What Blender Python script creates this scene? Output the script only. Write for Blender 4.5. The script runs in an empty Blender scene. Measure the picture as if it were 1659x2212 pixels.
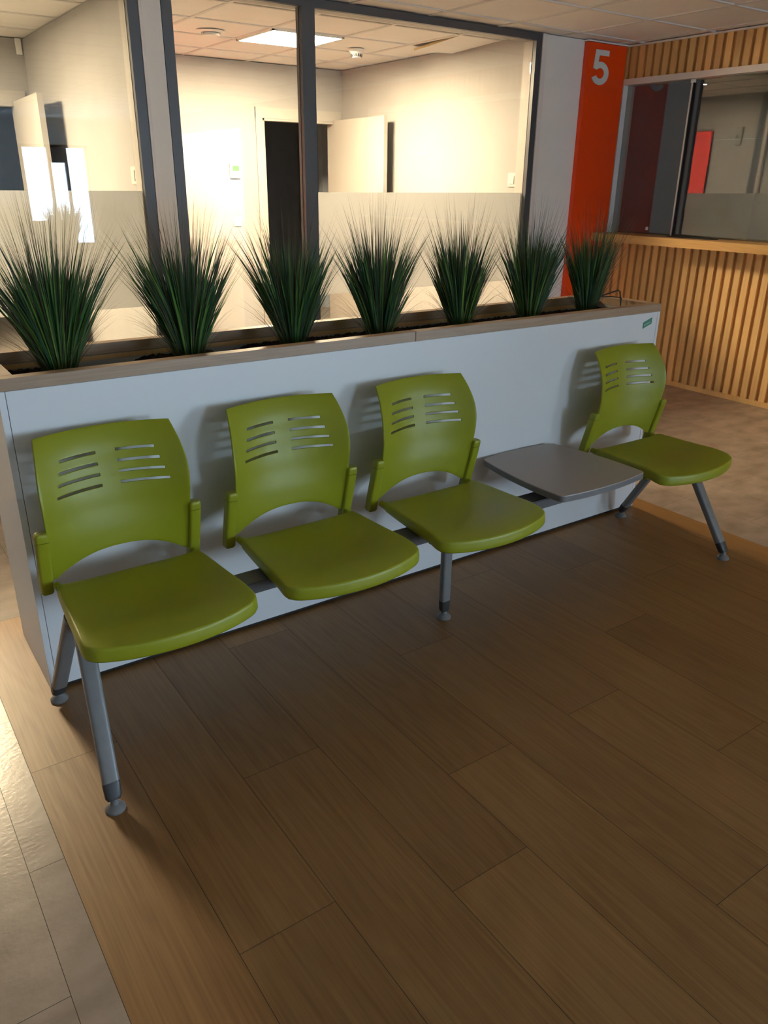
import bpy, bmesh, math, random
from mathutils import Matrix, Vector
PI = math.pi
sc = bpy.context.scene
C = sc.collection
rnd = random.Random(7)

# ------------------------------------------------------------------ helpers
class MB:
    def __init__(s): s.v = []; s.f = []; s.col = []
    def quad(s, a, b, c, d): 
        n = len(s.v); s.v += [a, b, c, d]; s.f.append((n, n+1, n+2, n+3))
    def box(s, x0, x1, y0, y1, z0, z1, M=None):
        n = len(s.v)
        p = [(x, y, z) for z in (z0, z1) for x, y in ((x0, y0), (x1, y0), (x1, y1), (x0, y1))]
        if M: p = [tuple(M @ Vector(q)) for q in p]
        s.v += p
        s.f += [tuple(n+i for i in q) for q in ((0, 3, 2, 1), (4, 5, 6, 7), (0, 1, 5, 4), (1, 2, 6, 5), (2, 3, 7, 6), (3, 0, 4, 7))]
        return s
    def prism(s, pts, z0, z1, M=None):
        n = len(s.v); k = len(pts)
        p = [(x, y, z0) for x, y in pts] + [(x, y, z1) for x, y in pts]
        if M: p = [tuple(M @ Vector(q)) for q in p]
        s.v += p
        s.f.append(tuple(n+i for i in reversed(range(k)))); s.f.append(tuple(n+k+i for i in range(k)))
        for i in range(k): j = (i+1) % k; s.f.append((n+i, n+j, n+k+j, n+k+i))
        return s
    def loft(s, rings, cap=True):
        n = len(s.v); k = len(rings[0])
        for r in rings: s.v += [tuple(q) for q in r]
        for a in range(len(rings)-1):
            for i in range(k):
                j = (i+1) % k; b = n+a*k
                s.f.append((b+i, b+j, b+k+j, b+k+i))
        if cap:
            s.f.append(tuple(n+i for i in reversed(range(k)))); b = n+(len(rings)-1)*k
            s.f.append(tuple(b+i for i in range(k)))
        return s
    def tube(s, pts, r, k=8):
        rings = []
        for i, p in enumerate(pts):
            p = Vector(p); a = Vector(pts[max(i-1, 0)]); b = Vector(pts[min(i+1, len(pts)-1)])
            d = (b-a).normalized(); u = d.cross(Vector((0, 0, 1)))
            if u.length < 1e-3: u = Vector((1, 0, 0))
            u.normalize(); w = u.cross(d)
            rr = r[i] if isinstance(r, (list, tuple)) else r
            rings.append([p+(u*math.cos(t)+w*math.sin(t))*rr for t in [2*PI*j/k for j in range(k)]])
        return s.loft(rings)
    def build(s, name, mat, parent=None, smooth=False, bevel=0, kind=None, attr=None):
        me = bpy.data.meshes.new(name); me.from_pydata(s.v, [], s.f); me.update()
        bm = bmesh.new(); bm.from_mesh(me)
        if attr is None: bmesh.ops.recalc_face_normals(bm, faces=bm.faces)
        if bevel: bmesh.ops.bevel(bm, geom=list(bm.edges), offset=bevel, segments=2, affect='EDGES', clamp_overlap=True)
        bm.to_mesh(me); bm.free()
        if smooth:
            me.polygons.foreach_set('use_smooth', [True]*len(me.polygons)); me.set_sharp_from_angle(angle=math.radians(38))
        if attr is not None:
            a = me.attributes.new('tone', 'FLOAT', 'FACE'); a.data.foreach_set('value', attr)
        o = bpy.data.objects.new(name, me); C.objects.link(o)
        if mat: me.materials.append(mat)
        if parent:
            o.parent = parent; o.matrix_parent_inverse = Matrix.Identity(4)
            if parent.get('_base'): pass
        if kind: o['kind'] = kind
        return o

def tag(o, label, cat, group=None, kind=None):
    o['label'] = label; o['category'] = cat
    if group: o['group'] = group
    if kind: o['kind'] = kind
    return o
def struct(name, mb, mat, **k): return mb.build(name, mat, kind='structure', **k)
def empty(name, loc=(0, 0, 0), rz=0):
    o = bpy.data.objects.new(name, None); C.objects.link(o); o.location = loc; o.rotation_euler = (0, 0, rz)
    o.empty_display_size = .1
    return o
def box(*a): return MB().box(*a)

# ------------------------------------------------------------------ materials
def mat(name, col, rough=.6, metal=0, spec=.5, coat=0):
    m = bpy.data.materials.new(name); m.use_nodes = True
    b = m.node_tree.nodes['Principled BSDF']
    b.inputs['Base Color'].default_value = (*col, 1); b.inputs['Roughness'].default_value = rough
    b.inputs['Metallic'].default_value = metal; b.inputs['Specular IOR Level'].default_value = spec
    b.inputs['Coat Weight'].default_value = coat
    return m
def N(m, t, **k):
    n = m.node_tree.nodes.new(t)
    for a, v in k.items():
        if a == 'ins':
            for i, val in v.items(): n.inputs[i].default_value = val
        else: setattr(n, a, v)
    return n
def L(m, a, b): m.node_tree.links.new(a, b)
def bsdf(m): return m.node_tree.nodes['Principled BSDF']
def bump(m, h, s=.2, d=.002):
    b = N(m, 'ShaderNodeBump', ins={'Strength': s, 'Distance': d}); L(m, h, b.inputs['Height']); L(m, b.outputs[0], bsdf(m).inputs['Normal'])
def mottled(name, c1, c2, scale, rough, bscale=None, bs=.1, detail=4, stretch=(1, 1, 1), spec=.5, bd=.002):
    m = mat(name, c1, rough, spec=spec)
    tc = N(m, 'ShaderNodeTexCoord'); mp = N(m, 'ShaderNodeMapping', ins={'Scale': stretch}); L(m, tc.outputs['Object'], mp.inputs[0])
    n = N(m, 'ShaderNodeTexNoise', ins={'Scale': scale, 'Detail': detail}); L(m, mp.outputs[0], n.inputs['Vector'])
    r = N(m, 'ShaderNodeValToRGB'); r.color_ramp.elements[0].position = .3; r.color_ramp.elements[1].position = .7
    r.color_ramp.elements[0].color = (*c1, 1); r.color_ramp.elements[1].color = (*c2, 1)
    L(m, n.outputs['Fac'], r.inputs[0]); L(m, r.outputs[0], bsdf(m).inputs['Base Color'])
    if bscale:
        n2 = N(m, 'ShaderNodeTexNoise', ins={'Scale': bscale, 'Detail': 3}); L(m, mp.outputs[0], n2.inputs['Vector']); bump(m, n2.outputs['Fac'], bs, bd)
    return m
def wood(name, dark, light, axis='Y', scale=1, rough=.45, tone=False, bs=.15, spec=.5):
    m = mat(name, light, rough, spec=spec)
    tc = N(m, 'ShaderNodeTexCoord')
    sc_ = {'X': (1, 9, 9), 'Y': (9, 1, 9), 'Z': (9, 9, 1)}[axis]
    mp = N(m, 'ShaderNodeMapping', ins={'Scale': tuple(q*scale for q in sc_)})
    vec = tc.outputs['Object']
    if tone:
        at = N(m, 'ShaderNodeAttribute', attribute_name='tone')
        mul = N(m, 'ShaderNodeVectorMath', operation='MULTIPLY', ins={1: (13.7, 7.3, 3.1)})
        cb = N(m, 'ShaderNodeCombineXYZ'); 
        for i in range(3): L(m, at.outputs['Fac'], cb.inputs[i])
        L(m, cb.outputs[0], mul.inputs[0])
        ad = N(m, 'ShaderNodeVectorMath', operation='ADD'); L(m, vec, ad.inputs[0]); L(m, mul.outputs[0], ad.inputs[1]); vec = ad.outputs[0]
    L(m, vec, mp.inputs[0])
    n1 = N(m, 'ShaderNodeTexNoise', ins={'Scale': .8, 'Detail': 2, 'Distortion': .5}); L(m, mp.outputs[0], n1.inputs['Vector'])
    # cathedral grain: rings of the distorted field
    mm = N(m, 'ShaderNodeMath', operation='MULTIPLY', ins={1: 9.0}); L(m, n1.outputs['Fac'], mm.inputs[0])
    fr = N(m, 'ShaderNodeMath', operation='PINGPONG', ins={1: .5}); L(m, mm.outputs[0], fr.inputs[0])
    mp2 = N(m, 'ShaderNodeMapping', ins={'Scale': tuple((24 if q > 1 else 4)*q*scale*.35 for q in sc_)}); L(m, vec, mp2.inputs[0])
    n2 = N(m, 'ShaderNodeTexNoise', ins={'Scale': 2.2, 'Detail': 4}); L(m, mp2.outputs[0], n2.inputs['Vector'])
    a1 = N(m, 'ShaderNodeMath', operation='MULTIPLY', ins={1: .26}); L(m, fr.outputs[0], a1.inputs[0])
    a2 = N(m, 'ShaderNodeMath', operation='MULTIPLY_ADD', ins={1: .62}); L(m, n2.outputs['Fac'], a2.inputs[0]); L(m, a1.outputs[0], a2.inputs[2])
    n3 = N(m, 'ShaderNodeTexNoise', ins={'Scale': 2.0, 'Detail': 1}); L(m, vec, n3.inputs['Vector'])
    a3 = N(m, 'ShaderNodeMath', operation='MULTIPLY_ADD', ins={1: .35}); L(m, n3.outputs['Fac'], a3.inputs[0]); L(m, a2.outputs[0], a3.inputs[2])
    r = N(m, 'ShaderNodeValToRGB'); r.color_ramp.elements[0].position = .35; r.color_ramp.elements[1].position = .95
    r.color_ramp.elements[0].color = (*dark, 1); r.color_ramp.elements[1].color = (*light, 1)
    L(m, a3.outputs[0], r.inputs[0])
    out = r.outputs[0]
    if tone:
        hs = N(m, 'ShaderNodeHueSaturation'); mr = N(m, 'ShaderNodeMapRange', ins={'To Min': .9, 'To Max': 1.1}); L(m, at.outputs['Fac'], mr.inputs[0])
        L(m, mr.outputs[0], hs.inputs['Value']); L(m, out, hs.inputs['Color']); out = hs.outputs[0]
    L(m, out, bsdf(m).inputs['Base Color'])
    bump(m, n2.outputs['Fac'], bs, .001)
    return m
def glass(name, tint=(1, 1, 1), f0=.04):
    m = bpy.data.materials.new(name); m.use_nodes = True; nt = m.node_tree
    nt.nodes.remove(bsdf(m)); out = nt.nodes['Material Output']
    g = N(m, 'ShaderNodeNewGeometry'); dt = N(m, 'ShaderNodeVectorMath', operation='DOT_PRODUCT')
    L(m, g.outputs['Incoming'], dt.inputs[0]); L(m, g.outputs['Normal'], dt.inputs[1])
    ab = N(m, 'ShaderNodeMath', operation='ABSOLUTE'); L(m, dt.outputs['Value'], ab.inputs[0])
    om = N(m, 'ShaderNodeMath', operation='SUBTRACT', ins={0: 1.0}); L(m, ab.outputs[0], om.inputs[1])
    pw = N(m, 'ShaderNodeMath', operation='POWER', ins={1: 5.0}); L(m, om.outputs[0], pw.inputs[0])
    ma = N(m, 'ShaderNodeMath', operation='MULTIPLY_ADD', ins={1: 1-f0, 2: f0}); L(m, pw.outputs[0], ma.inputs[0])
    tr = N(m, 'ShaderNodeBsdfTransparent'); tr.inputs[0].default_value = (*tint, 1)
    gl = N(m, 'ShaderNodeBsdfGlossy'); gl.inputs['Roughness'].default_value = 0.0
    mx = N(m, 'ShaderNodeMixShader'); L(m, ma.outputs[0], mx.inputs[0]); L(m, tr.outputs[0], mx.inputs[1]); L(m, gl.outputs[0], mx.inputs[2])
    L(m, mx.outputs[0], out.inputs['Surface'])
    return m
def film_mat(name):
    m = bpy.data.materials.new(name); m.use_nodes = True; nt = m.node_tree
    nt.nodes.remove(bsdf(m)); out = nt.nodes['Material Output']
    tl = N(m, 'ShaderNodeBsdfTranslucent'); tl.inputs[0].default_value = (.46, .47, .47, 1)
    df = N(m, 'ShaderNodeBsdfDiffuse'); df.inputs[0].default_value = (.7, .72, .74, 1)
    tr = N(m, 'ShaderNodeBsdfTransparent'); tr.inputs[0].default_value = (1, 1, 1, 1)
    a = N(m, 'ShaderNodeMixShader', ins={0: .2}); L(m, tl.outputs[0], a.inputs[1]); L(m, df.outputs[0], a.inputs[2])
    b = N(m, 'ShaderNodeMixShader', ins={0: .14}); L(m, a.outputs[0], b.inputs[1]); L(m, tr.outputs[0], b.inputs[2])
    L(m, b.outputs[0], out.inputs['Surface'])
    return m
def emit(name, col, s):
    m = bpy.data.materials.new(name); m.use_nodes = True; nt = m.node_tree
    nt.nodes.remove(bsdf(m)); e = N(m, 'ShaderNodeEmission'); e.inputs[0].default_value = (*col, 1); e.inputs[1].default_value = s
    L(m, e.outputs[0], nt.nodes['Material Output'].inputs['Surface']); return m

def ceiling_mat():
    m = mottled('mineral_ceiling_tile', (.82, .80, .77), (.86, .84, .81), 3, .9, 160, .12, spec=.2); return m

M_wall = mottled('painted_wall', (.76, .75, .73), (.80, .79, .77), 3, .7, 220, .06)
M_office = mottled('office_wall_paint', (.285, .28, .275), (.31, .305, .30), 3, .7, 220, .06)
M_ceil = ceiling_mat()
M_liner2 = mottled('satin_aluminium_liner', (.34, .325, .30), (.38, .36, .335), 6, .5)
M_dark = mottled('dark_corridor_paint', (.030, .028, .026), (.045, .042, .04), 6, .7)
M_bluegrey = mottled('blue_grey_corridor_paint', (.40, .45, .52), (.48, .53, .60), 5, .7)
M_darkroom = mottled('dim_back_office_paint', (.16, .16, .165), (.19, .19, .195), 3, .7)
M_frame = mat('anthracite_aluminium', (.072, .078, .09), .42, .2)
M_tile = mottled('stone_vinyl_tile', (.235, .185, .148), (.34, .275, .228), 6.5, .27, 60, .3, 8, (1, 1.6, 1))
M_seam = mat('floor_seam', (.04, .03, .022), .8)
M_floorwood = wood('oak_vinyl_plank', (.20, .092, .025), (.35, .185, .062), 'Y', 1.0, .42, True, .12)
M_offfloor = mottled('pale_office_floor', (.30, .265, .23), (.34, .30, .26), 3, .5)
M_slat = wood('oak_slat_veneer', (.66, .40, .15), (.84, .57, .25), 'Z', 1.0, .5, True, .1)
M_slatback = wood('oak_backing_board', (.50, .29, .11), (.60, .36, .15), 'Z', 1, .6)
M_counter = wood('oak_counter_edge', (.50, .27, .085), (.68, .42, .15), 'Y', 1.2, .4)
M_rim = wood('oak_planter_rim', (.30, .19, .115), (.46, .32, .21), 'X', 1.3, .42)
M_planter = mottled('white_melamine', (.73, .74, .75), (.75, .76, .77), 2, .38, 300, .03)
M_plinth = mat('black_plinth', (.01, .01, .01), .7)
M_liner = mottled('grey_liner_board', (.30, .30, .29), (.36, .36, .35), 8, .8)
def soilmat():
    m = mottled('dark_potting_soil', (.006, .004, .003), (.035, .018, .010), 60, .95, 90, .8, 6, spec=.2, bd=.01); return m
M_soil = soilmat()
def plastic():
    m = mat('lime_green_polypropylene', (.262, .275, .008), .44, spec=.5)
    tc = N(m, 'ShaderNodeTexCoord'); n = N(m, 'ShaderNodeTexNoise', ins={'Scale': 900.0, 'Detail': 2}); L(m, tc.outputs['Object'], n.inputs['Vector']); bump(m, n.outputs['Fac'], .18, .0006)
    return m
M_green = plastic()
M_steel = mottled('silver_grey_painted_steel', (.165, .160, .157), (.19, .185, .18), 30, .36)
M_beam = mottled('graphite_steel_beam', (.10, .095, .095), (.12, .115, .115), 20, .4)
M_cap = mat('dark_grey_plastic_cap', (.035, .034, .034), .45)
M_glide = mat('grey_glide_foot', (.17, .165, .16), .35)
M_table = mottled('taupe_laminate_top', (.33, .285, .25), (.36, .31, .275), 400, .4)
M_tabedge = mat('grey_table_edge', (.16, .15, .15), .5)
def orangemat():
    m = mat('orange_lacquer', (.80, .062, .003), .3, spec=.5); return m
M_orange = orangemat()
M_white = mat('white_plastic', (.82, .81, .78), .4)
M_white2 = mat('ivory_switch_plastic', (.47, .455, .43), .45)
M_whitetrim = mottled('white_lacquer_trim', (.72, .68, .66), (.76, .72, .70), 4, .4)
M_digit = mat('pale_grey_vinyl_digit', (.66, .70, .68), .5)
M_glass = glass('clear_window_glass', (.985, .99, .985))
M_glass2 = glass('counter_glass', (.90, .93, .93), .12)
M_film = film_mat('frosted_privacy_film')
M_lcd = mat('green_display', (.07, .19, .03), .3)
M_btn = mat('grey_button_print', (.16, .16, .15), .5)
M_red = mottled('red_banner_fabric', (.72, .055, .05), (.80, .085, .075), 4, .5)
M_devgrey = mat('grey_detector_shell', (.33, .32, .30), .4)
M_devdark = mat('dark_detector_lens', (.10, .10, .10), .25)
M_chrome = mat('brushed_metal', (.6, .6, .6), .25, 1)
M_sticker = mat('green_sticker', (.06, .25, .17), .45)
M_stickertxt = mat('pale_sticker_print', (.35, .56, .47), .5)
M_black = mat('black_plastic', (.012, .011, .012), .5)
M_lamp = emit('warm_ceiling_panel', (1, .79, .50), 250)
M_door = mottled('cream_door_laminate', (.33, .315, .29), (.35, .335, .31), 3, .5, 60, .05)
def grassmat(name, a, b, rough):
    m = mat(name, a, rough, spec=.35)
    at = N(m, 'ShaderNodeAttribute', attribute_name='tone'); r = N(m, 'ShaderNodeValToRGB')
    r.color_ramp.elements[0].color = (*a, 1); r.color_ramp.elements[1].color = (*b, 1); L(m, at.outputs['Fac'], r.inputs[0]); L(m, r.outputs[0], bsdf(m).inputs['Base Color'])
    return m
M_blade = grassmat('green_grass_blade', (.010, .046, .018), (.11, .23, .030), .45)
M_wisp = grassmat('brown_wispy_stalk', (.055, .032, .030), (.13, .12, .045), .6)

# ------------------------------------------------------------------ the setting
H = 2.48; YW = 4.67; XR = 5.49
# ceiling with one open cell above the sagging tile
cx0, cx1, cy0, cy1 = 4.203, 4.60, 5.103, 5.677
cm = MB()
for a in ((-7, 9, -7.2, cy0), (-7, 9, cy1, 13.2), (-7, cx0, cy0, cy1), (cx1, 9, cy0, cy1)): cm.box(a[0], a[1], a[2], a[3], H+.007, H+.05)
struct('ceiling', cm, M_ceil)
struct('ceiling', MB().box(4.10, 4.70, 5.0, 5.78, H+.3, H+.33).box(4.10, 4.20, 5.0, 5.78, H+.05, H+.3).box(4.601, 4.70, 5.0, 5.78, H+.05, H+.3).box(4.20, 4.601, 5.0, 5.10, H+.05, H+.3).box(4.20, 4.601, 5.68, 5.78, H+.05, H+.3), M_dark)  # added closed dark box: keeps the void above the tile black, blocks sky light
M_bar = mottled('white_grid_bar', (.70, .69, .67), (.73, .72, .70), 3, .9, spec=.1)
gm = MB(); xsx = [.59+.6*k for k in range(-12, 15)]; ysy = [.29+.6*k for k in range(-12, 22)]
for x in xsx: gm.box(x-.012, x+.012, -7.2, 13.2, H-.001, H+.0065)
for y in ysy:
    for x in xsx[:-1]: gm.box(x+.0122, x+.5878, y-.012, y+.012, H-.001, H+.0065)
struct('ceiling', gm, M_bar)
# floor base with separate planks / tiles laid on it
struct('floor', MB().box(-7, 9, -7.2, YW+.1, -.05, -.0012), M_seam)
WX0, WX1, WY1, PW = .19, 3.25, 2.838, .23540
g = .0007
wm = MB(); tone = []
offs = {0: 1.934, 1: 1.114, 2: 1.590, 3: .985, 4: 1.290, 5: .620, 6: 1.290, 7: .932, 8: 1.55, 9: .75, 10: 1.75, 11: 1.15, 12: 1.48}
for i in range(13):
    x0 = WX0+i*PW; x1 = x0+PW; y = offs[i]+1.22*2
    while y > -4:
        ya, yb = max(y-1.22, -4), min(y, WY1)
        if yb > ya+.01:
            wm.quad((x0+g, ya+g, 0), (x1-g, ya+g, 0), (x1-g, yb-g, 0), (x0+g, yb-g, 0)); tone.append(rnd.random())
        y -= 1.22
fw = wm.build('floor', M_floorwood, attr=tone, kind='structure')
tm = MB(); tone = []
def tile_region(X0, X1, Y0, Y1):
    k0 = math.floor((X0-.11)/.305)
    x = .11+.305*k0; k = k0
    while x < X1:
        xa, xb = max(x, X0), min(x+.305, X1)
        y = (1.583 if k % 2 == 0 else 1.81+.03)-.62*12
        while y < Y1:
            ya, yb = max(y, Y0), min(y+.62, Y1)
            if xb-xa > .004 and yb-ya > .004:
                tm.quad((xa+g, ya+g, 0), (xb-g, ya+g, 0), (xb-g, yb-g, 0), (xa+g, yb-g, 0)); tone.append(rnd.random())
            y += .62
        x += .305; k += 1
tile_region(-7, WX0, -7.1, YW); tile_region(WX0, WX1, WY1, YW); tile_region(WX1, 5.50, -7.1, YW)
def tilemat():
    m = M_tile; at = N(m, 'ShaderNodeAttribute', attribute_name='tone')
    hs = N(m, 'ShaderNodeHueSaturation'); mr = N(m, 'ShaderNodeMapRange', ins={'To Min': .92, 'To Max': 1.08}); L(m, at.outputs['Fac'], mr.inputs[0])
    src = bsdf(m).inputs['Base Color'].links[0].from_socket
    L(m, src, hs.inputs['Color']); L(m, mr.outputs[0], hs.inputs['Value']); L(m, hs.outputs[0], bsdf(m).inputs['Base Color'])
tilemat()
tm.build('floor', M_tile, attr=tone, kind='structure')
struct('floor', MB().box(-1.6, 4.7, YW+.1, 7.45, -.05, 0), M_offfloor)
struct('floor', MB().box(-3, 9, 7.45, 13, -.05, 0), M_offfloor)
# partition wall with the office windows
WB = YW+.12
w = MB()
w.box(4.612, 5.62, YW, WB, 0, H); w.box(1.675, 1.795, YW, WB, 0, H); w.box(-7, -1.3, YW, WB, 0, H)
w.box(-1.3, 4.612, YW, WB, 0, .028)
struct('wall_back', w, M_wall)
# cream reveals beside the window frames
struct('trim_1', MB().box(4.606, 4.650, YW-.012, YW+.01, 0, H).box(1.672, 1.690, YW-.012, YW+.01, 0, H), M_whitetrim)
def frame(name, x0, x1, z0, z1, muls, fw_=.058, d=.075, topw=.045, mw=.09):
    m = MB(); ya, yb = YW-.004, YW+.030
    m.box(x0, x0+fw_, ya, yb, z0+.06, z1-topw); m.box(x1-fw_, x1, ya, yb, z0+.06, z1-topw)
    m.box(x0, x1, ya, yb, z1-topw, z1); m.box(x0, x1, ya, yb, z0, z0+.06)
    for q in muls: m.box(q-mw/2, q+mw/2, ya, yb, z0+.06, z1-topw)
    # inner glazing beads
    xs = [x0+fw_]+[v for q in muls for v in (q-mw/2, q+mw/2)]+[x1-fw_]
    for a, b in zip(xs[::2], xs[1::2]):
        pass
    f = m.build(name, M_frame, kind='structure', bevel=0)
    for k, (a, b) in enumerate(zip(xs[::2], xs[1::2])):
        MB().box(a+.004, b-.004, YW+.034, YW+.042, z0+.05, z1-topw-.004).build('glass_pane', M_glass, f)
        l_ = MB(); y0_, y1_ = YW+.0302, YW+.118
        dk = MB()
        for q_, e_ in ((a, k > 0), (b, k < len(xs)//2-1)):
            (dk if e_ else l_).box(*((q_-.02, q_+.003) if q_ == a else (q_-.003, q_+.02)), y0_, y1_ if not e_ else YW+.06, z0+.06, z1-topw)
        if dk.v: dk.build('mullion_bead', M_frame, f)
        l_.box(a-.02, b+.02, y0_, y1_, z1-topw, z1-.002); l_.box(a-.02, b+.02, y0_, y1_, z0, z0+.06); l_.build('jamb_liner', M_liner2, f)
    return f, xs
f1, xs1 = frame('window_1', 1.797, 4.609, .03, H-.001, [2.689])
MB().box(xs1[2]+.002, xs1[3]-.002, YW+.0435, YW+.0445, .79, 1.43).build('privacy_film', M_film, f1)
f2, xs2 = frame('window_2', -1.3, 1.672, .03, H-.001, [])
MB().box(xs2[0]+.002, xs2[1]-.002, YW+.0435, YW+.0445, .80, 1.435).build('privacy_film', M_film, f2)
# offices behind the glass
YB = 7.35
DL, DR, DZ = 3.715, 4.505, 2.03
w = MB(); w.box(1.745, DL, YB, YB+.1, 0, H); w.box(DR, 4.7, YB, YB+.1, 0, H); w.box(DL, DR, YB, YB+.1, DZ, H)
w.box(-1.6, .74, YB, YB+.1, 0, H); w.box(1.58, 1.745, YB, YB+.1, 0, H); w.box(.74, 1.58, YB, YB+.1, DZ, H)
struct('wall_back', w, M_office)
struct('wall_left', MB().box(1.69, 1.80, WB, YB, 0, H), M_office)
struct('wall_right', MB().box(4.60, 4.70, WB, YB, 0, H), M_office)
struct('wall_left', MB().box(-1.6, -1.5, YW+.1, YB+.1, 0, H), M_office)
# corridor beyond
struct('wall_back', MB().box(-3, 9, 12.7, 12.8, 0, H), M_dark)
struct('wall_right', MB().box(5.28, 8.0, 8.9, 9.0, 0, H), M_bluegrey)
struct('wall_right', MB().box(8.9, 9, 7.45, 12.7, 0, H), M_dark)
struct('wall_left', MB().box(-3, -2.9, 7.45, 12.7, 0, H), M_dark)
struct('wall_front', MB().box(4.7, 9, 7.35, 7.45, 0, H).box(-3, -1.6, 7.35, 7.45, 0, H), M_dark)
def door(name, x0, x1, tip, hinge):
    m = MB(); a = .07
    m.box(x0-a, x0, YB-.015, YB, 0, DZ+a+.02); m.box(x1, x1+a, YB-.015, YB, 0, DZ+a+.02); m.box(x0-a, x1+a, YB-.017, YB, DZ, DZ+a+.02)
    m.box(x0, x0+.02, YB-.01, YB+.1, 0, DZ); m.box(x1-.02, x1, YB-.01, YB+.1, 0, DZ); m.box(x0, x1, YB-.01, YB+.1, DZ-.02, DZ)
    f = m.build(name, M_door, kind='structure')
    d = Vector(tip)-Vector(hinge); M = Matrix.Translation((*hinge, 0)) @ Matrix.Rotation(math.atan2(d.y, d.x), 4, 'Z')
    lf = MB().box(0, d.length, -.02, .02, .01, DZ+.01, M).build('door_leaf', M_door, f, bevel=0)
    h = MB(); h.tube([M @ Vector((d.length-.06, -.021, 1.0)), M @ Vector((d.length-.06, -.07, 1.0)), M @ Vector((d.length-.17, -.07, 1.0))], .009)
    h.build('door_handle', M_chrome, lf, smooth=True)
    for z in (.25, 1.05, 1.8): pass
    return f
door('door_1', DL, DR, (4.475, 6.42), (4.495, 7.325))
door('door_2', .74, 1.58, (1.535, 6.40), (1.57, 7.325))
# lobby shell
struct('wall_left', MB().box(-7.1, -7, -7.2, YW+.1, 0, H), M_wall)
w = MB(); WZ0, WZ1, A0, A1 = .25, 2.05, 3.45, 4.65
w.box(-7, A0, -7.1, -7, 0, H); w.box(A1, 9, -7.1, -7, 0, H); w.box(A0, A1, -7.1, -7, 0, WZ0); w.box(A0, A1, -7.1, -7, WZ1, H)
struct('wall_front', w, M_wall)
m = MB()
for x in (A0, 3.92, 4.22, A1-.06): m.box(x, x+.05, -7.07, -7.0, WZ0, WZ1)
m.box(A0, A1, -7.07, -7, WZ0, WZ0+.05); m.box(A0, A1, -7.07, -7, WZ1-.05, WZ1); m.box(A0, 3.92, -7.07, -7, WZ0, .75); m.box(3.97, 4.22, -7.07, -7, 1.75, WZ1)
struct('window_3', m, M_frame)
# right wall: slat cladding, opening with glass
OY0, OY1, OZ0, OZ1 = 1.2, 4.668, 1.132, 2.25
w = MB(); w.box(5.515, 5.62, OY0, YW, 0, 1.068); w.box(5.515, 5.62, OY0, YW, OZ1, H); w.box(5.515, 5.62, -2.2, OY0, 0, H); w.box(5.515, 5.62, -7.2, -5.2, 0, H)
w.box(5.515, 5.62, -5.2, -2.2, 0, .3); w.box(5.515, 5.62, -5.2, -2.2, 2.2, H)
wr = struct('wall_right', w, M_slatback)
PIT = .0733; SW = .045
def slats(z0, z1, ledge):
    m = MB(); t = []
    y = YW-.004; 
    while y > .9:
        n0 = len(m.f); m.box(5.496, 5.5149, y-SW, y, z0, z1); t += [rnd.random()]*(len(m.f)-n0); y -= PIT
    if ledge:
        n0 = len(m.f); m.box(5.488, 5.5149, .9, YW-.002, 0, z0); t += [.5]*(len(m.f)-n0)
    me = m.build('slat_cladding', M_slat, wr, attr=t); return me
slats(.035, 1.0675, True); slats(OZ1+.002, H-.004, False)
# thin white shadow strip at ceiling
struct('trim_2', MB().box(5.484, 5.515, .9, YW-.001, H-.012, H-.0005).box(5.04, 5.484, YW-.05, YW-.001, H-.010, H-.0005), M_whitetrim)
# white frame of the counter opening
tw = .042
m = MB(); m.box(5.482, 5.62, OY0, OY1, OZ1-tw, OZ1); m.box(5.482, 5.62, OY1-tw, OY1, OZ0, OZ1-tw); m.box(5.482, 5.62, OY0, OY0+tw, OZ0, OZ1-tw)
f4 = struct('window_4', m, M_whitetrim)
XG = 5.535
gp = MB().box(XG, XG+.006, 4.035, OY1-tw-.001, OZ0+.003, OZ1-tw-.001).build('glass_pane', M_glass2, f4)
gp2 = MB().box(XG+.012, XG+.018, 2.6, 4.06, OZ0+.003, OZ1-tw-.001).build('glass_pane', M_glass2, f4)
MB().box(XG-.001, XG+.007, 4.026, 4.034, OZ0+.003, OZ1-tw-.001).build('glass_edge', M_black, gp)
MB().box(XG-.002, XG+.008, 4.0345, 4.048, OZ0+.003, OZ1-tw-.001).build('edge_seal', M_whitetrim, gp)
MB().box(XG-.008, XG+.012, 4.022, 4.052, OZ1-tw-.022, OZ1-tw-.001).build('glass_clip', M_white, gp)
MB().box(XG+.012, XG+.018, 1.25, 2.59, OZ0+.003, OZ1-tw-.001).build('glass_pane', M_glass2, f4)
# dim room behind the counter
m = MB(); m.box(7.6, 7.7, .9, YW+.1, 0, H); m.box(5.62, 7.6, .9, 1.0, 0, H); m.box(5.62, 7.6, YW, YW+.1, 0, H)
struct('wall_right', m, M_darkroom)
struct('floor', MB().box(5.50, 7.7, .9, YW, -.05, 0.0), M_dark)

# countertop
ct = MB(); ct.box(5.29, 5.60, OY0-.1, YW-.045, 1.069, 1.1305)
tag(ct.build('countertop', M_counter, bevel=.002), 'oak service counter ledge under the sliding glass, above the vertical wood slats', 'counter')
tr_ = box(5.40, 5.50, 3.60, 3.98, 1.1308, 1.1345).build('document_tray', M_black, bevel=.001)
tag(tr_, 'flat black document tray lying on the oak counter in front of the sliding glass', 'tray')
ca = empty('sticker', (XG-.004, 4.27, 1.175)); 
tag(ca, 'tiny white square sticker low on the dark counter glass', 'sticker'); MB().box(-.001, .001, -.012, .012, -.012, .012).build('paper', M_white, ca)

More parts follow.
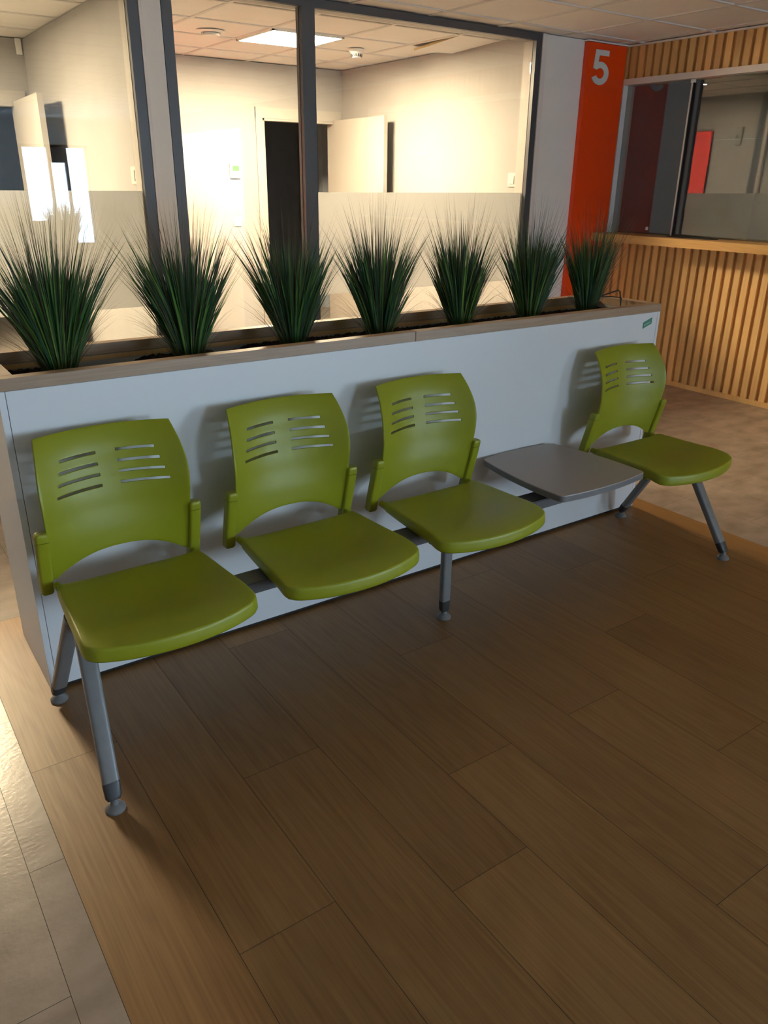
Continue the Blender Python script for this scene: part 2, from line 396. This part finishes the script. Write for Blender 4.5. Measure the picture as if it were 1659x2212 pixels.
# ------------------------------------------------------------------ orange pilaster with the 5
SX0, SX1, SY = 5.045, 5.476, YW-.042
om = MB().box(SX0, SX1, SY, YW-.001, 0.0, H-.012)
pil = om.build('orange_sign_column', M_orange, bevel=.002)
tag(pil, 'tall orange sign column bearing the white numeral 5 between the grey wall and wood slats', 'sign')
def digit5():
    # outline in local units: width 1, height 1.25
    pts = []
    cx, cy, ro, ri = .46, .42, .44, .20
    def arc(r, a0, a1, n=22): return [(cx+r*math.cos(math.radians(a0+(a1-a0)*i/n)), cy+r*1.0*math.sin(math.radians(a0+(a1-a0)*i/n))) for i in range(n+1)]
    outer = arc(ro, 206, 470)     # counter-clockwise from lower-left tail round the right to top-left
    inner = arc(ri, 206, 480)
    top = [(.10, .62+.04), (.18, 1.30), (.84, 1.30), (.84, 1.09), (.36, 1.09), (.335, .845)]
    loop = outer + [(.335, .845), (.36, 1.09), (.84, 1.09), (.84, 1.30), (.17, 1.30), (.10, .60), (.27, .545)] + list(reversed(inner))
    return loop
dg = digit5(); w5, h5 = .185, .232
pts = [((x-.46)/.84*w5, (z)/1.32*h5) for x, z in dg]
bm = bmesh.new()
vs = [bm.verts.new((5.194+x, SY-.004, 2.196+z)) for x, z in pts]
face = bm.faces.new(vs); r_ = bmesh.ops.extrude_face_region(bm, geom=[face])
for v in [e for e in r_['geom'] if isinstance(e, bmesh.types.BMVert)]: v.co.y += .004
bmesh.ops.triangulate(bm, faces=[f for f in bm.faces if len(f.verts) > 4]); bmesh.ops.recalc_face_normals(bm, faces=bm.faces)
me = bpy.data.meshes.new('numeral'); bm.to_mesh(me); bm.free(); me.materials.append(M_digit)
o = bpy.data.objects.new('numeral', me); C.objects.link(o); o.parent = pil; o['label'] = 'white numeral 5'

# ------------------------------------------------------------------ office fittings
def ceiling_light(x, y, label):
    t = empty('ceiling_light', (x, y, H)); tag(t, label, 'light')
    m = MB(); a = .297
    for q in ((-a, a, -a, -a+.015), (-a, a, a-.015, a), (-a, -a+.015, -a, a), (a-.015, a, -a, a)): m.box(*q, -.012, -.0005)
    m.build('frame', M_white, t); MB().box(-a+.015, a-.015, -a+.015, a-.015, -.009, -.003).build('diffuser', M_lamp, t)
ceiling_light(3.29, 5.99, 'square glowing ceiling panel light seen through the main office window')
ceiling_light(.05, 5.99, 'square glowing ceiling panel light of the office at far left')
t = empty('ceiling_vent', (2.70, 6.08, H)); tag(t, 'round white air vent in the office ceiling left of the light panel', 'vent')
m = MB(); 
def disc(mb, r0, z0, r1, z1, n=28): mb.loft([[(r*math.cos(2*PI*i/n), r*math.sin(2*PI*i/n), z) for i in range(n)] for r, z in ((r0, z0), (r1, z1))])
disc(m, .10, -.001, .085, -.012); m.build('flange', M_white, t, smooth=True)
m = MB(); disc(m, .055, -.012, .06, -.03); m.build('valve_disc', M_white, t, smooth=True)
m = MB(); disc(m, .072, -.0121, .072, -.014); m.build('gap_shade_disc', M_devdark, t)  # solid dark disc paints in the shade of the vent's ring gap
t = empty('smoke_detector', (3.97, 6.12, H)); tag(t, 'white round smoke detector on the office ceiling right of the light panel', 'smoke detector')
m = MB(); disc(m, .062, -.001, .060, -.022); m.build('base', M_white, t, smooth=True)
m = MB(); disc(m, .052, -.022, .034, -.062); hd = m.build('sensor_head', M_white, t, smooth=True)
m = MB()
for i in range(14):
    a = 2*PI*i/14; M = Matrix.Rotation(a, 4, 'Z'); m.box(.038, .047, -.005, .005, -.055, -.034, M)
m.build('slot', M_devdark, hd)
# sagging ceiling tile
tl = bpy.data.objects.new('ceiling_tile', None)
m = MB(); z = lambda x, y: H+.001-.040*((y-5.11)/.56)*(1-.35*(x-4.21)/.39)
pts = [(4.212, 5.11), (4.596, 5.11), (4.596, 5.668), (4.212, 5.668)]
m.v = [(x, y, z(x, y)) for x, y in pts]+[(x, y, z(x, y)+.016) for x, y in pts]
m.f = [(0, 3, 2, 1), (4, 5, 6, 7), (0, 1, 5, 4), (1, 2, 6, 5), (2, 3, 7, 6), (3, 0, 4, 7)]
st_ = tag(m.build('ceiling_tile', M_ceil), 'loose ceiling tile sagging out of the grid by the right office wall', 'ceiling tile')
bpy.data.objects.remove(tl)
m = MB(); e0, e1 = (4.2118, 5.11), (4.2118, 5.668)
m.loft([[(4.2105, y, z(4.212, y)+.0005), (4.2119, y, z(4.212, y)+.0005), (4.2119, y, z(4.212, y)+.0155), (4.2105, y, z(4.212, y)+.0155)] for y in (5.112, 5.39, 5.666)]); m.build('cut_edge', mat('mineral_fibre_edge', (.42, .33, .16), .9), st_)
# thermostat
t = empty('thermostat', (3.412, YB, 1.572)); tag(t, 'white wall thermostat with green display left of the office doorway', 'thermostat')
MB().box(-.054, .054, -.022, 0, -.062, .062).build('housing', M_white2, t, bevel=.003)
MB().box(-.030, .034, -.0235, -.022, .0, .046).build('display', M_lcd, t)
for x in (-.032, -.014, .004, .042): MB().box(x-.004, x+.004, -.0235, -.022, -.040, -.030).build('button', M_btn, t)
def switch(loc, rz, label, w_=.08, h_=.09):
    t = empty('light_switch', loc, rz); tag(t, label, 'light switch')
    MB().box(-w_/2, w_/2, -.010, 0, -h_/2, h_/2).build('plate', M_white2, t, bevel=.003)
    MB().box(-w_*.26, w_*.26, -.014, -.010, -h_*.3, h_*.3).build('rocker', M_white2, t, bevel=.0015)
switch((3.412, YB, 1.132), 0, 'white light switch below the thermostat on the office back wall')
switch((4.60, 4.865, 1.52), PI/2*3, 'white light switch on the right wall of the main office', .10, .10)
switch((1.69, 5.035, 1.515), PI/2*3, 'white light switch on the right wall of the far left office', .10, .10)
tp = MB().box(4.5985, 4.6, 6.0, 6.09, 1.727, 1.738).build('tape_strip', mat('beige_tape', (.55, .53, .47), .6)); tag(tp, 'short faded strip of tape on the right office wall', 'tape')
t = empty('wall_bracket', (1.66, 7.33, H)); tag(t, 'small white bracket hanging at the ceiling corner of the far left office', 'bracket')
MB().box(-.03, .012, -.012, .0, -.11, -.001).build('hanging_plate', M_white, t)
# red roll-up banner against the office left wall, and grey detector
t = empty('roll_up_banner', (1.86, 6.66, 0), 0); tag(t, 'red roll-up banner mirrored in the dark counter glass', 'banner')
MB().box(.0, .004, -.30, .32, .09, 2.10).build('banner_sheet', M_red, t)
MB().box(-.008, .012, -.305, .325, 2.10, 2.125).build('top_rail', M_chrome, t)
MB().box(-.045, .05, -.31, .33, .012, .09).build('cassette', M_chrome, t, bevel=.006)
MB().box(-.04, .10, -.26, -.20, .0, .012).build('foot', M_chrome, t); MB().box(-.04, .10, .22, .28, 0, .012).build('foot', M_chrome, t)
t = empty('motion_detector', (1.80, 6.03, 2.04), 0); tag(t, 'grey wedge-shaped motion detector mirrored beside the red banner', 'detector')
rings = []
for zz, w_, d_ in ((-.11, .018, .012), (-.095, .035, .030), (-.03, .042, .048), (.05, .046, .052), (.09, .044, .038), (.10, .036, .02)):
    rings.append([(.001, -w_, zz), (d_*.7, -w_, zz), (d_, -w_*.5, zz), (d_, w_*.5, zz), (d_*.7, w_, zz), (.001, w_, zz)])
MB().loft(rings).build('shell', M_devgrey, t, smooth=True)
MB().box(.046, .051, -.022, .022, -.04, .01).build('lens', M_devdark, t, bevel=.002)
struct('trim_3', MB().box(1.80, 1.83, 5.70, 5.80, 0, H-.02), M_frame)
struct('trim_4', MB().box(1.80, 1.85, 5.66, 5.70, 0, H), M_whitetrim)

# ------------------------------------------------------------------ planter
PX0, PX1, PY0, PY1 = .331, 3.139, 2.287, 2.690
pl = empty('planter_box', ((PX0+PX1)/2, (PY0+PY1)/2, 0)); bx = (PX0+PX1)/2; by = (PY0+PY1)/2
tag(pl, 'long white planter box with oak rim standing behind the green bench', 'planter')
def rel(m): m.v = [(x-bx, y-by, z) for x, y, z in m.v]; return m
rel(MB().box(PX0+.0195, PX1-.0195, PY0, PY0+.018, .016, .9645)).build('front_panel', M_planter, pl, bevel=.0006)
rel(MB().box(PX0+.0195, PX1-.0195, PY1-.018, PY1, .016, .9645)).build('back_panel', M_planter, pl)
for a, b in ((PX0, PX0+.018), (PX1-.018, PX1)): rel(MB().box(a, b, PY0, PY1, .004, .9645)).build('end_panel', M_planter, pl, bevel=.0006)
rel(MB().box(PX0+.03, PX1-.03, PY0+.012, PY1-.012, .001, .04)).build('plinth', M_plinth, pl)
m = MB(); m.box(PX0+.05, PX1-.05, PY1-.046, PY1-.0185, .6, .9645); m.box(PX0+.05, PX1-.05, PY0+.0185, PY0+.030, .6, .9645)
m.box(PX0+.0185, PX0+.05, PY0+.02, PY1-.02, .6, .9645); m.box(PX1-.05, PX1-.0185, PY0+.02, PY1-.02, .6, .9645)
rel(m).build('inner_liner', M_liner, pl)
lip = MB(); lip.box(PX0+.0505, PX1-.0505, PY1-.0475, PY1-.0462, .949, .9645); rel(lip).build('inner_edge_strip', M_slatback, pl)
rz0, rz1, rw = .9655, 1.0, .040; JX = 1.735
for a, b, c, d in ((PX0-.001, JX-.0008, PY0-.002, PY0+rw), (JX+.0008, PX1+.001, PY0-.002, PY0+rw), (PX0-.001, PX1+.001, PY1-rw, PY1+.002),
                   (PX0-.001, PX0+.052, PY0+rw+.0005, PY1-rw-.0005), (PX1-.052, PX1+.001, PY0+rw+.0005, PY1-rw-.0005)):
    rel(MB().box(a, b, c, d, rz0, rz1)).build('wooden_rim', M_rim, pl, bevel=.0012)
st = MB(); 
def para(m, y, s=1.0, zc=.919, xc=3.055, hw=.030, hh=.0140, sk=.0095):
    p = [(xc-hw*s, zc-hh*s-sk), (xc+hw*s, zc-hh*s+sk), (xc+hw*s, zc+hh*s+sk), (xc-hw*s, zc+hh*s-sk)]
    m.v = [(a, y, b) for a, b in p]+[(a, PY0-.0002, b) for a, b in p]; m.f = [(0, 1, 2, 3), (7, 6, 5, 4), (0, 4, 5, 1), (1, 5, 6, 2), (2, 6, 7, 3), (3, 7, 4, 0)]
para(st, PY0-.0012); so = rel(st).build('green_sticker', M_sticker, pl); so['label'] = 'small tilted green sticker'
# unreadable pale lettering on the sticker: short strokes
lt = MB(); x = 3.033
for k, hgt in enumerate((.009, .006, .006, .008, .006, .006, .006, .007, .006)):
    zc = .9165+(x-3.055)*.25; lt.box(x, x+.0022, PY0-.0017, PY0-.0012, zc-.003, zc-.003+hgt)
    lt.box(x+.0022, x+.0036, PY0-.0017, PY0-.0012, zc+hgt*.3, zc+hgt*.3+.0016); x += .0050
rel(lt).build('lettering', M_stickertxt, so)
# soil
nx, ny = 420, 44; m = MB(); X0, X1, Y0, Y1 = PX0+.045, PX1-.045, PY0+.028, PY1-.044
from mathutils import noise as nz
for j in range(ny):
    for i in range(nx):
        x = X0+(X1-X0)*i/(nx-1); y = Y0+(Y1-Y0)*j/(ny-1)
        z = .943+.006*nz.noise((x*4, y*6, 0))+.010*abs(nz.noise((x*38, y*38, 3)))+.007*nz.noise((x*90, y*90, 1))
        dip = math.exp(-((x-.70)/.105)**4); z -= .07*dip
        z -= .02*math.exp(-((x-1.15)/.05)**2)
        m.v.append((x, y, z))
for j in range(ny-1):
    for i in range(nx-1): a = j*nx+i; m.f.append((a, a+1, a+nx+1, a+nx))
so_ = m.build('potting_soil', M_soil, smooth=False); tag(so_, 'dark crumbly potting soil filling the planter box', 'soil', kind='stuff')
# irrigation wire frame
t = empty('wire_stake', (3.07, 2.47, .93)); tag(t, 'bent black plastic wire stakes in the soil at the planter right end', 'stake')
MB().tube([(.03, 0, -.02), (.008, .01, .105), (-.005, .012, .112), (-.13, .03, .085)], .0032, 6).build('stake_loop', M_black, t, smooth=True)
MB().tube([(.0, -.01, -.02), (.0, -.008, .080), (-.06, .0, .088), (-.12, .01, .09)], .0028, 6).build('stake_loop', M_black, t, smooth=True)

# ------------------------------------------------------------------ grass
def grass(x, seed, label, hs=1.0, spread=1.0, lean=0.0, yaw=0):
    R = random.Random(seed)
    t = empty('ornamental_grass', (x, 2.485, .940)); tag(t, label, 'plant', 'artificial grass tufts in the planter')
    def blade(m, tones, L_, w0, ang, az, bend, r0, seg, droop=0, tone=0):
        dx, dy = math.cos(az), math.sin(az)*.62
        p = Vector((math.cos(az)*r0, math.sin(az)*r0*.9, 0)); a = ang*.55
        fa = R.uniform(-.9, .9); side = Vector((math.cos(fa), math.sin(fa), 0))
        n = len(m.v)
        for k in range(seg+1):
            u = k/seg
            ww = w0*(.55+.9*u if u < .4 else (.91*(1-((u-.4)/.6)**1.7)+.02))
            m.v += [tuple(p-side*ww/2), tuple(p+side*ww/2)]
            st_ = L_/seg
            an = a+(ang-a)*u+bend*u*u+droop*u*u*u
            p = p+Vector((dx*math.sin(an), dy*math.sin(an), math.cos(an)))*st_
        for k in range(seg): q = n+2*k; m.f.append((q, q+1, q+3, q+2)); tones.append(tone)
    m = MB(); tn = []
    for i in range(520):
        az = R.uniform(0, 2*PI); ang = math.radians(41)*spread*R.random()**.75
        L_ = R.uniform(.21, .405)*hs*(1.0-.08*ang)
        if R.random() < .10: L_ *= 1.2
        bright = R.random()**2.5
        blade(m, tn, L_, R.uniform(.004, .0090), ang+lean*math.cos(az), az, R.uniform(-.05, .16), R.uniform(.004, .040), 4, 0, bright)
    m.build('broad_blades', M_blade, t, attr=tn)
    m = MB(); tn = []
    for i in range(270):
        az = R.uniform(0, 2*PI); ang = math.radians(48)*spread*R.random()**.8
        L_ = R.uniform(.38, .57)*hs*(1-.16*ang)
        blade(m, tn, L_, R.uniform(.0012, .0021), ang, az, R.uniform(-.04, .12), R.uniform(.003, .035), 5, 0, R.random()**1.5)
    for i in range(64):
        az = R.uniform(0, 2*PI); ang = math.radians(R.uniform(45, 70))
        blade(m, tn, R.uniform(.16, .30)*hs, R.uniform(.0010, .0018), ang, az, R.uniform(0, .4), .03, 6, R.uniform(0, .9), R.random())
    m.build('wispy_stalks', M_wisp, t, attr=tn)
tufts = [(.545, 'green grass tuft at the far left end of the planter', 1.05, 1.0), (.953, 'green grass tuft in front of the pale wall strip and left window frame', 1.03, 1.0),
         (1.338, 'green grass tuft in front of the dark office doorway', 1.0, 1.0), (1.712, 'green grass tuft in the middle, just right of the window mullion', 1.04, 1.0),
         (2.108, 'green grass tuft in front of the right office pane, left of its frame', 1.0, .95), (2.495, 'green grass tuft in front of the right window frame and grey wall', 1.02, 1.0),
         (2.862, 'green grass tuft at the right end of the planter against the orange column', .98, .9)]
for k, (x, lb, hs, sp) in enumerate(tufts): grass(x, 100+k*7, lb, hs, sp)

# ------------------------------------------------------------------ beam bench
bench = empty('beam_bench', (1.66, 1.957, 0)); tag(bench, 'four-seat lime green beam bench with grey side table and grey legs', 'bench')
BX, BY = 1.66, 1.957
def relb(m): m.v = [(p[0]-BX, p[1]-BY, p[2]) for p in m.v]; return m
beam = relb(MB().box(.365, 2.97, 1.915, 1.998, .355, .393)).build('beam', M_beam, bench, bevel=.003)
def sell(cx, cy, cz, a, b, ux, uy, n=28, p=3.6):
    out = []
    for i in range(n):
        t = 2*PI*i/n; c, s = math.cos(t), math.sin(t)
        e = Vector(ux)*(a*math.copysign(abs(c)**(2/p), c))+Vector(uy)*(b*math.copysign(abs(s)**(2/p), s))
        out.append(Vector((cx, cy, cz))+e)
    return out
def leg(x, y0, z0, y1, w0, w1, lab, xt=None):
    top = Vector((xt or x, y0, z0)); bot = Vector((x, y1, .030)); d = (bot-top).normalized(); ux = Vector((1, 0, 0)); uy = d.cross(ux)
    m = MB(); k = 8; rs = []
    cut = bot-d*.045
    for i in range(k+1):
        u = i/k; c = top.lerp(cut, u); w_ = w0+(w1-w0)*u; rs.append(sell(*c, w_/2, w_*.36, ux, uy))
    m.loft(rs); lg = relb(m).build('leg', M_steel, bench, smooth=True)
    m = MB(); m.loft([sell(*cut, w1/2+.0008, w1*.36+.0008, ux, uy), sell(*(bot-d*.008), w1/2-.001, w1*.35, ux, uy), sell(*bot, w1/2-.006, w1*.28, ux, uy)])
    relb(m).build('end_cap', M_cap, lg, smooth=True)
    m = MB(); n = 20
    m.loft([[(x+r*math.cos(2*PI*i/n), y1+r*math.sin(2*PI*i/n), z) for i in range(n)] for r, z in ((.026, .0005), (.0265, .006), (.020, .014), (.011, .020), (.008, .040))])
    relb(m).build('glide_foot', M_glide, lg, smooth=True)
for x, xt in ((.340, .376), (2.982, 2.965)):
    leg(x, 1.912, .395, 1.674, .047, .043, '', xt)
    leg(x, 2.012, .395, 2.232, .044, .043, '', xt)
leg(1.652, 1.957, .36, 1.957, .041, .039, '')

# --- seat mesh in chair coordinates (x centre, y as world offset from 2.115, z world)
def seat_mesh():
    m = MB(); nu, nv = 36, 30
    hwb, hwf = .206, .233
    def P(u, v):
        hw = hwb+(hwf-hwb)*v**.8
        yf = 1.762-.052*(1-abs(u)**2.1); yb = 2.118
        y = yb+(yf-yb)*v+.010*max(0, (abs(u)-.9)/.1)**2*max(0, (v-.6)/.4)
        hw -= .006*max(0, (v-.92)/.08)**2; return hw*u, y
    def zt(u, v):
        z = .4415-.010*math.exp(-((v-.42)/.3)**2)*(1-u*u*.8)
        z -= .0035*max(0, (v-.72)/.28)**2*3
        z += .004*abs(u)**6
        return z
    n0 = 0
    for j in range(nv+1):
        for i in range(nu+1):
            u = -1+2*i/nu; v = j/nv; x, y = P(u, v); m.v.append((x, y, zt(u, v)))
    for j in range(nv):
        for i in range(nu): a = j*(nu+1)+i; m.f.append((a, a+nu+1, a+nu+2, a+1))
    # rounded skirt swept along the outline
    loop = [(i, 0) for i in range(nu)]+[(nu, j) for j in range(nv)]+[(i, nv) for i in range(nu, 0, -1)]+[(0, j) for j in range(nv, 0, -1)]
    idx = [j*(nu+1)+i for i, j in loop]; k = len(idx); prev = idx
    P2 = [Vector(m.v[q][:2]) for q in idx]; nrm = []
    for a in range(k):
        d = (P2[(a+1) % k]-P2[a]).normalized()+(P2[a]-P2[a-1]).normalized()
        n_ = Vector((-d.y, d.x)).normalized()
        if n_.dot(P2[a]-Vector((0, 1.93))) < 0: n_ = -n_
        nrm.append(n_)
    for s_, dz, fr in ((.0025, .0006, 0), (.0048, .0024, 0), (.0064, .0055, 0), (.0072, .011, 0), (.0085, 0, .6), (.0085, 0, .86), (.0065, 0, .97), (.003, 0, 1.0), (-.015, 0, 1.0)):
        new = []
        for a, q in enumerate(idx):
            x, y, z = m.v[q]; v = loop[a][1]/nv; h = .033+.009*v
            n_ = nrm[a]; new.append(len(m.v)); m.v.append((x+n_.x*s_, y+n_.y*s_, z-(dz+fr*h)))
        for a in range(k): b = (a+1) % k; m.f.append((prev[a], prev[b], new[b], new[a]))
        prev = new
    m.f.append(tuple(reversed(prev)))
    return m
def interp(tab, z):
    if z <= tab[0][0]: return tab[0][1]
    for (a, ya), (b, yb) in zip(tab, tab[1:]):
        if z <= b:
            t = (z-a)/(b-a); return ya+(yb-ya)*t
    return tab[-1][1]
raw = [(.40, 2.180), (.48, 2.160), (.54, 2.143), (.59, 2.132), (.64, 2.123), (.68, 2.120), (.72, 2.124), (.755, 2.134), (.785, 2.147), (.82, 2.168), (.85, 2.196), (.88, 2.228)]
conc = [(.44, .012), (.50, .018), (.56, .034), (.62, .056), (.70, .074), (.77, .072), (.85, .052)]
def py(z): return (interp(raw, z-.02)+interp(raw, z-.007)+interp(raw, z+.007)+interp(raw, z+.02))/4
def hwz(z):
    if z < .60: return .207
    if z < .70: return .207+(z-.60)/.1*.003
    return .210-.020*((z-.70)/.15)**1.6
SR = [(.778, .028, .133), (.747, .028, .142), (.716, .027, .151), (.685, .026, .160)]
SH = .0038
def back_mesh():
    xs = sorted(set([round(v, 5) for v in [k*.0125 for k in range(0, 13)]+[q for r in SR for q in r[1:]]]))
    # add rounding column positions
    xs = [x for x in xs if x <= .162]; us = [(x, None) for x in xs]
    n_out = 6
    cols = [('a', -x) for x in reversed(xs) if x > 0]+[('a', x) for x in xs]
    L_ = [('o', -1, k/n_out) for k in range(n_out, 0, -1)]; Rr = [('o', 1, k/n_out) for k in range(1, n_out+1)]
    cols = L_+cols+Rr
    zr = sorted(set([round(v, 5) for v in [.663+.0077*k for k in range(0, 26)]+[s[0]-SH for s in SR]+[s[0]+SH for s in SR]]))
    # drop near duplicates
    keep = [s[0]-SH for s in SR]+[s[0]+SH for s in SR]
    zr = [z for z in zr if z <= .852 and (min(abs(z-q) for q in keep) < 1e-4 or min(abs(z-q) for q in keep) > .002)]
    low = [k/14 for k in range(14)]
    rows = [('l', t) for t in low]+[('a', z) for z in zr]
    m = MB(); nc = len(cols); nr = len(rows)
    def zb(u): 
        return .437+.062*(1-min(1, abs(u)/.93)**2.4) if abs(u) < .93 else .437
    def pos(c, r):
        if r[0] == 'a': z0 = r[1]
        else: z0 = None
        def xof(z):
            if c[0] == 'a': return c[1]
            return c[1]*(.162+(hwz(z)-.162)*c[2])
        if z0 is None:
            x = xof(.6); u = x/.207; b = zb(u); z0 = b+(zr[0]-b)*r[1]; x = xof(z0)
        else: x = xof(z0)
        u = x/.207
        ztop = .866
        z = z0
        y = py(z)+interp(conc, z)*(1-min(1, u*u))
        return (x, y, z)
    for r in rows:
        for c in cols: m.v.append(pos(c, r))
    def hole(i, j):
        if rows[j][0] != 'a' or cols[i][0] != 'a' or cols[i+1][0] != 'a' : return False
        zc = (rows[j][1]+rows[j+1][1])/2; xc = abs((cols[i][1]+cols[i+1][1])/2)
        for z, a, b in SR:
            if abs(zc-z) < SH and a < xc < b: return True
        return False
    for j in range(nr-1):
        for i in range(nc-1):
            if not hole(i, j): a = j*nc+i; m.f.append((a, a+1, a+nc+1, a+nc))
    return m
def finish_shell(m, thick, name):
    me = bpy.data.meshes.new(name); me.from_pydata(m.v, [], m.f); me.update()
    o = bpy.data.objects.new(name, me); C.objects.link(o)
    md = o.modifiers.new('s', 'SOLIDIFY'); md.thickness = thick; md.offset = -1
    md2 = o.modifiers.new('b', 'BEVEL'); md2.width = .0012; md2.segments = 2; md2.limit_method = 'ANGLE'; md2.angle_limit = math.radians(60)
    dg_ = bpy.context.evaluated_depsgraph_get(); ev = o.evaluated_get(dg_); me2 = bpy.data.meshes.new_from_object(ev)
    bpy.data.objects.remove(o); me2.name = name
    me2.polygons.foreach_set('use_smooth', [True]*len(me2.polygons)); me2.set_sharp_from_angle(angle=math.radians(50))
    me2.materials.clear(); me2.materials.append(M_green)
    return me2
back_me = finish_shell(back_mesh(), .006, 'backrest')
sm_ = seat_mesh()
seat_me = bpy.data.meshes.new('seat'); seat_me.from_pydata(sm_.v, [], sm_.f); seat_me.update()
b_ = bmesh.new(); b_.from_mesh(seat_me); bmesh.ops.recalc_face_normals(b_, faces=b_.faces); b_.to_mesh(seat_me); b_.free()
seat_me.polygons.foreach_set('use_smooth', [True]*len(seat_me.polygons)); seat_me.set_sharp_from_angle(angle=math.radians(60)); seat_me.materials.append(M_green)
def bracket_mb(s):
    m = MB()
    # rounded post following the back profile
    rings = []
    for z in (.395, .402, .44, .48, .52, .55, .574):
        y = py(z)+.006; grow = -.004 if z in (.395,) else 0
        rings.append(sell(s*.2210, y, z, .0180+grow, .0185+grow, (1, 0, 0), (0, 1, 0), 28, 4.6))
    m.loft(rings); return m
def cap_mb(s):
    m = MB(); rings = []
    for z, g_ in ((.5755, .0), (.593, .0), (.599, -.0014), (.6025, -.005)):
        y = py(z)+.006; rings.append(sell(s*.2210, y, z, .0183+g_, .0188+g_, (1, 0, 0), (0, 1, 0), 28, 4.6))
    m.loft(rings); return m
protos = {}
def mk(name, mb, matl):
    o = mb.build(name, matl, smooth=True); me = o.data; bpy.data.objects.remove(o); return me
br_me = {s: mk('side_post', bracket_mb(s), M_green) for s in (-1, 1)}
cap_me = {s: mk('post_cap', cap_mb(s), M_green) for s in (-1, 1)}
hinge_me = [mk('seat_arm', MB().tube([(q*.205, 2.155, .428), (q*.199, 2.118, .422), (q*.196, 2.09, .416)], [.011, .013, .011], 10), M_green) for q in (-1, 1)]
sup_me = [mk('support_arm', MB().box(min(q*.09, q*.13), max(q*.09, q*.13), 1.79, 2.09, .3935, .404), M_beam) for q in (-1, 1)]
knob_me = [mk('plug', MB().tube([(q*.205, 1.865, .388), (q*.173, 1.865, .388)], .0095, 12), M_green) for q in (-1, 1)]
bar_me = [mk('cross_bar', MB().box(-.172, .172, 1.855, 1.875, .380, .393), M_cap)]
def put(me, name, parent, loc=(0, 0, 0)):
    o = bpy.data.objects.new(name, me); C.objects.link(o); o.parent = parent; o.location = loc; return o
for xc in (.573, 1.138, 1.696, 2.814):
    s_ = put(seat_me, 'seat', bench, (xc+.007-BX, -BY, 0))
    for nm_, l_ in (('seat_arm', hinge_me), ('support_arm', sup_me), ('plug', knob_me), ('cross_bar', bar_me)):
        for me_ in l_: put(me_, nm_, s_)
    b = put(back_me, 'backrest', bench, (xc-BX, -BY, 0))
    for s in (-1, 1): put(br_me[s], 'side_post', b); put(cap_me[s], 'post_cap', b)
# table
def squircle(cx, cy, corners, bulge, r, n=10):
    # corners ordered ccw; arcs at the corners, bulged sides
    out = []
    k = len(corners)
    for i in range(k):
        p0, p1, p2 = Vector(corners[i-1]), Vector(corners[i]), Vector(corners[(i+1) % k])
        a = (p0-p1).normalized(); b = (p2-p1).normalized()
        s0 = p1+a*r; s1 = p1+b*r
        for t in range(n+1):
            u = t/n; out.append(s0*(1-u)**2+p1*2*u*(1-u)+s1*u*u)
        e = p2-b*-1*0
        q0 = s1; q1 = p2-b*r; nrm = Vector((b.y, -b.x))
        for t in range(1, 14):
            u = t/14; q = q0.lerp(q1, u); out.append(q+nrm*bulge*(1-(2*u-1)**2))
    return [(q.x, q.y) for q in out]
sq = squircle(0, 0, [(2.037, 1.783), (2.515, 1.790), (2.475, 2.262), (2.075, 2.266)], .016, .030)
cxm, cym = 2.272, 2.02
def inset(s): return [(cxm+(x-cxm)*s, cym+(y-cym)*s) for x, y in sq]
tt = MB(); tt.loft([[(x, y, z) for x, y in inset(s)] for s, z in ((.994, .4315), (1.0, .434), (1.0, .455), (.996, .4575))])
tb = relb(tt).build('tabletop', M_table, bench, smooth=True)
relb(MB().loft([[(x, y, z) for x, y in inset(s)] for s, z in ((1.0012, .4345), (1.0012, .4545))], cap=False)).build('edge_band', M_tabedge, tb, smooth=True)
for q in (2.14, 2.36): relb(MB().box(q, q+.04, 1.85, 2.12, .3935, .431)).build('support_arm', M_beam, tb)

# ------------------------------------------------------------------ light
wd = bpy.data.worlds.new('World'); sc.world = wd; wd.use_nodes = True
bg = wd.node_tree.nodes['Background']; bg.inputs[0].default_value = (.56, .78, 1.0, 1); bg.inputs[1].default_value = 30.0
def portal(loc, rot, sx, sy):
    ld = bpy.data.lights.new('window_portal', 'AREA'); ld.shape = 'RECTANGLE'; ld.size = sx; ld.size_y = sy; ld.cycles.is_portal = True
    o = bpy.data.objects.new('window_portal', ld); C.objects.link(o); o.location = loc; o.rotation_euler = rot
portal(((A0+A1)/2, -7.08, (WZ0+WZ1)/2), (-PI/2, 0, PI), A1-A0, WZ1-WZ0)
portal((5.6, -3.7, 1.25), (PI/2, 0, PI/2), 3.0, 1.9)

# ------------------------------------------------------------------ camera
f = 1695.2
rx, ry, rz = [math.radians(v) for v in (67.146, .6826, -35.066)]
R3 = Matrix.Rotation(rz, 4, 'Z') @ Matrix.Rotation(rx, 4, 'X') @ Matrix.Rotation(ry, 4, 'Z')
cd = bpy.data.cameras.new('camera'); co = bpy.data.objects.new('camera', cd); C.objects.link(co)
cd.sensor_fit = 'VERTICAL'; cd.sensor_height = 36; cd.sensor_width = 36; cd.lens = f/2212*36; cd.clip_start = .02
co.matrix_world = Matrix.Translation((0, 0, 1.5)) @ R3
sc.camera = co
sc.view_settings.view_transform = 'Standard'; sc.view_settings.look = 'None'; sc.view_settings.gamma = 1; sc.view_settings.exposure = .35
sc.view_settings.use_curve_mapping = False
sc.cycles.use_denoising = True; sc.cycles.max_bounces = 14; sc.cycles.transparent_max_bounces = 24; sc.cycles.diffuse_bounces = 6; sc.cycles.glossy_bounces = 6
sc.cycles.caustics_reflective = False; sc.cycles.caustics_refractive = False
sc.cycles.sample_clamp_indirect = 8
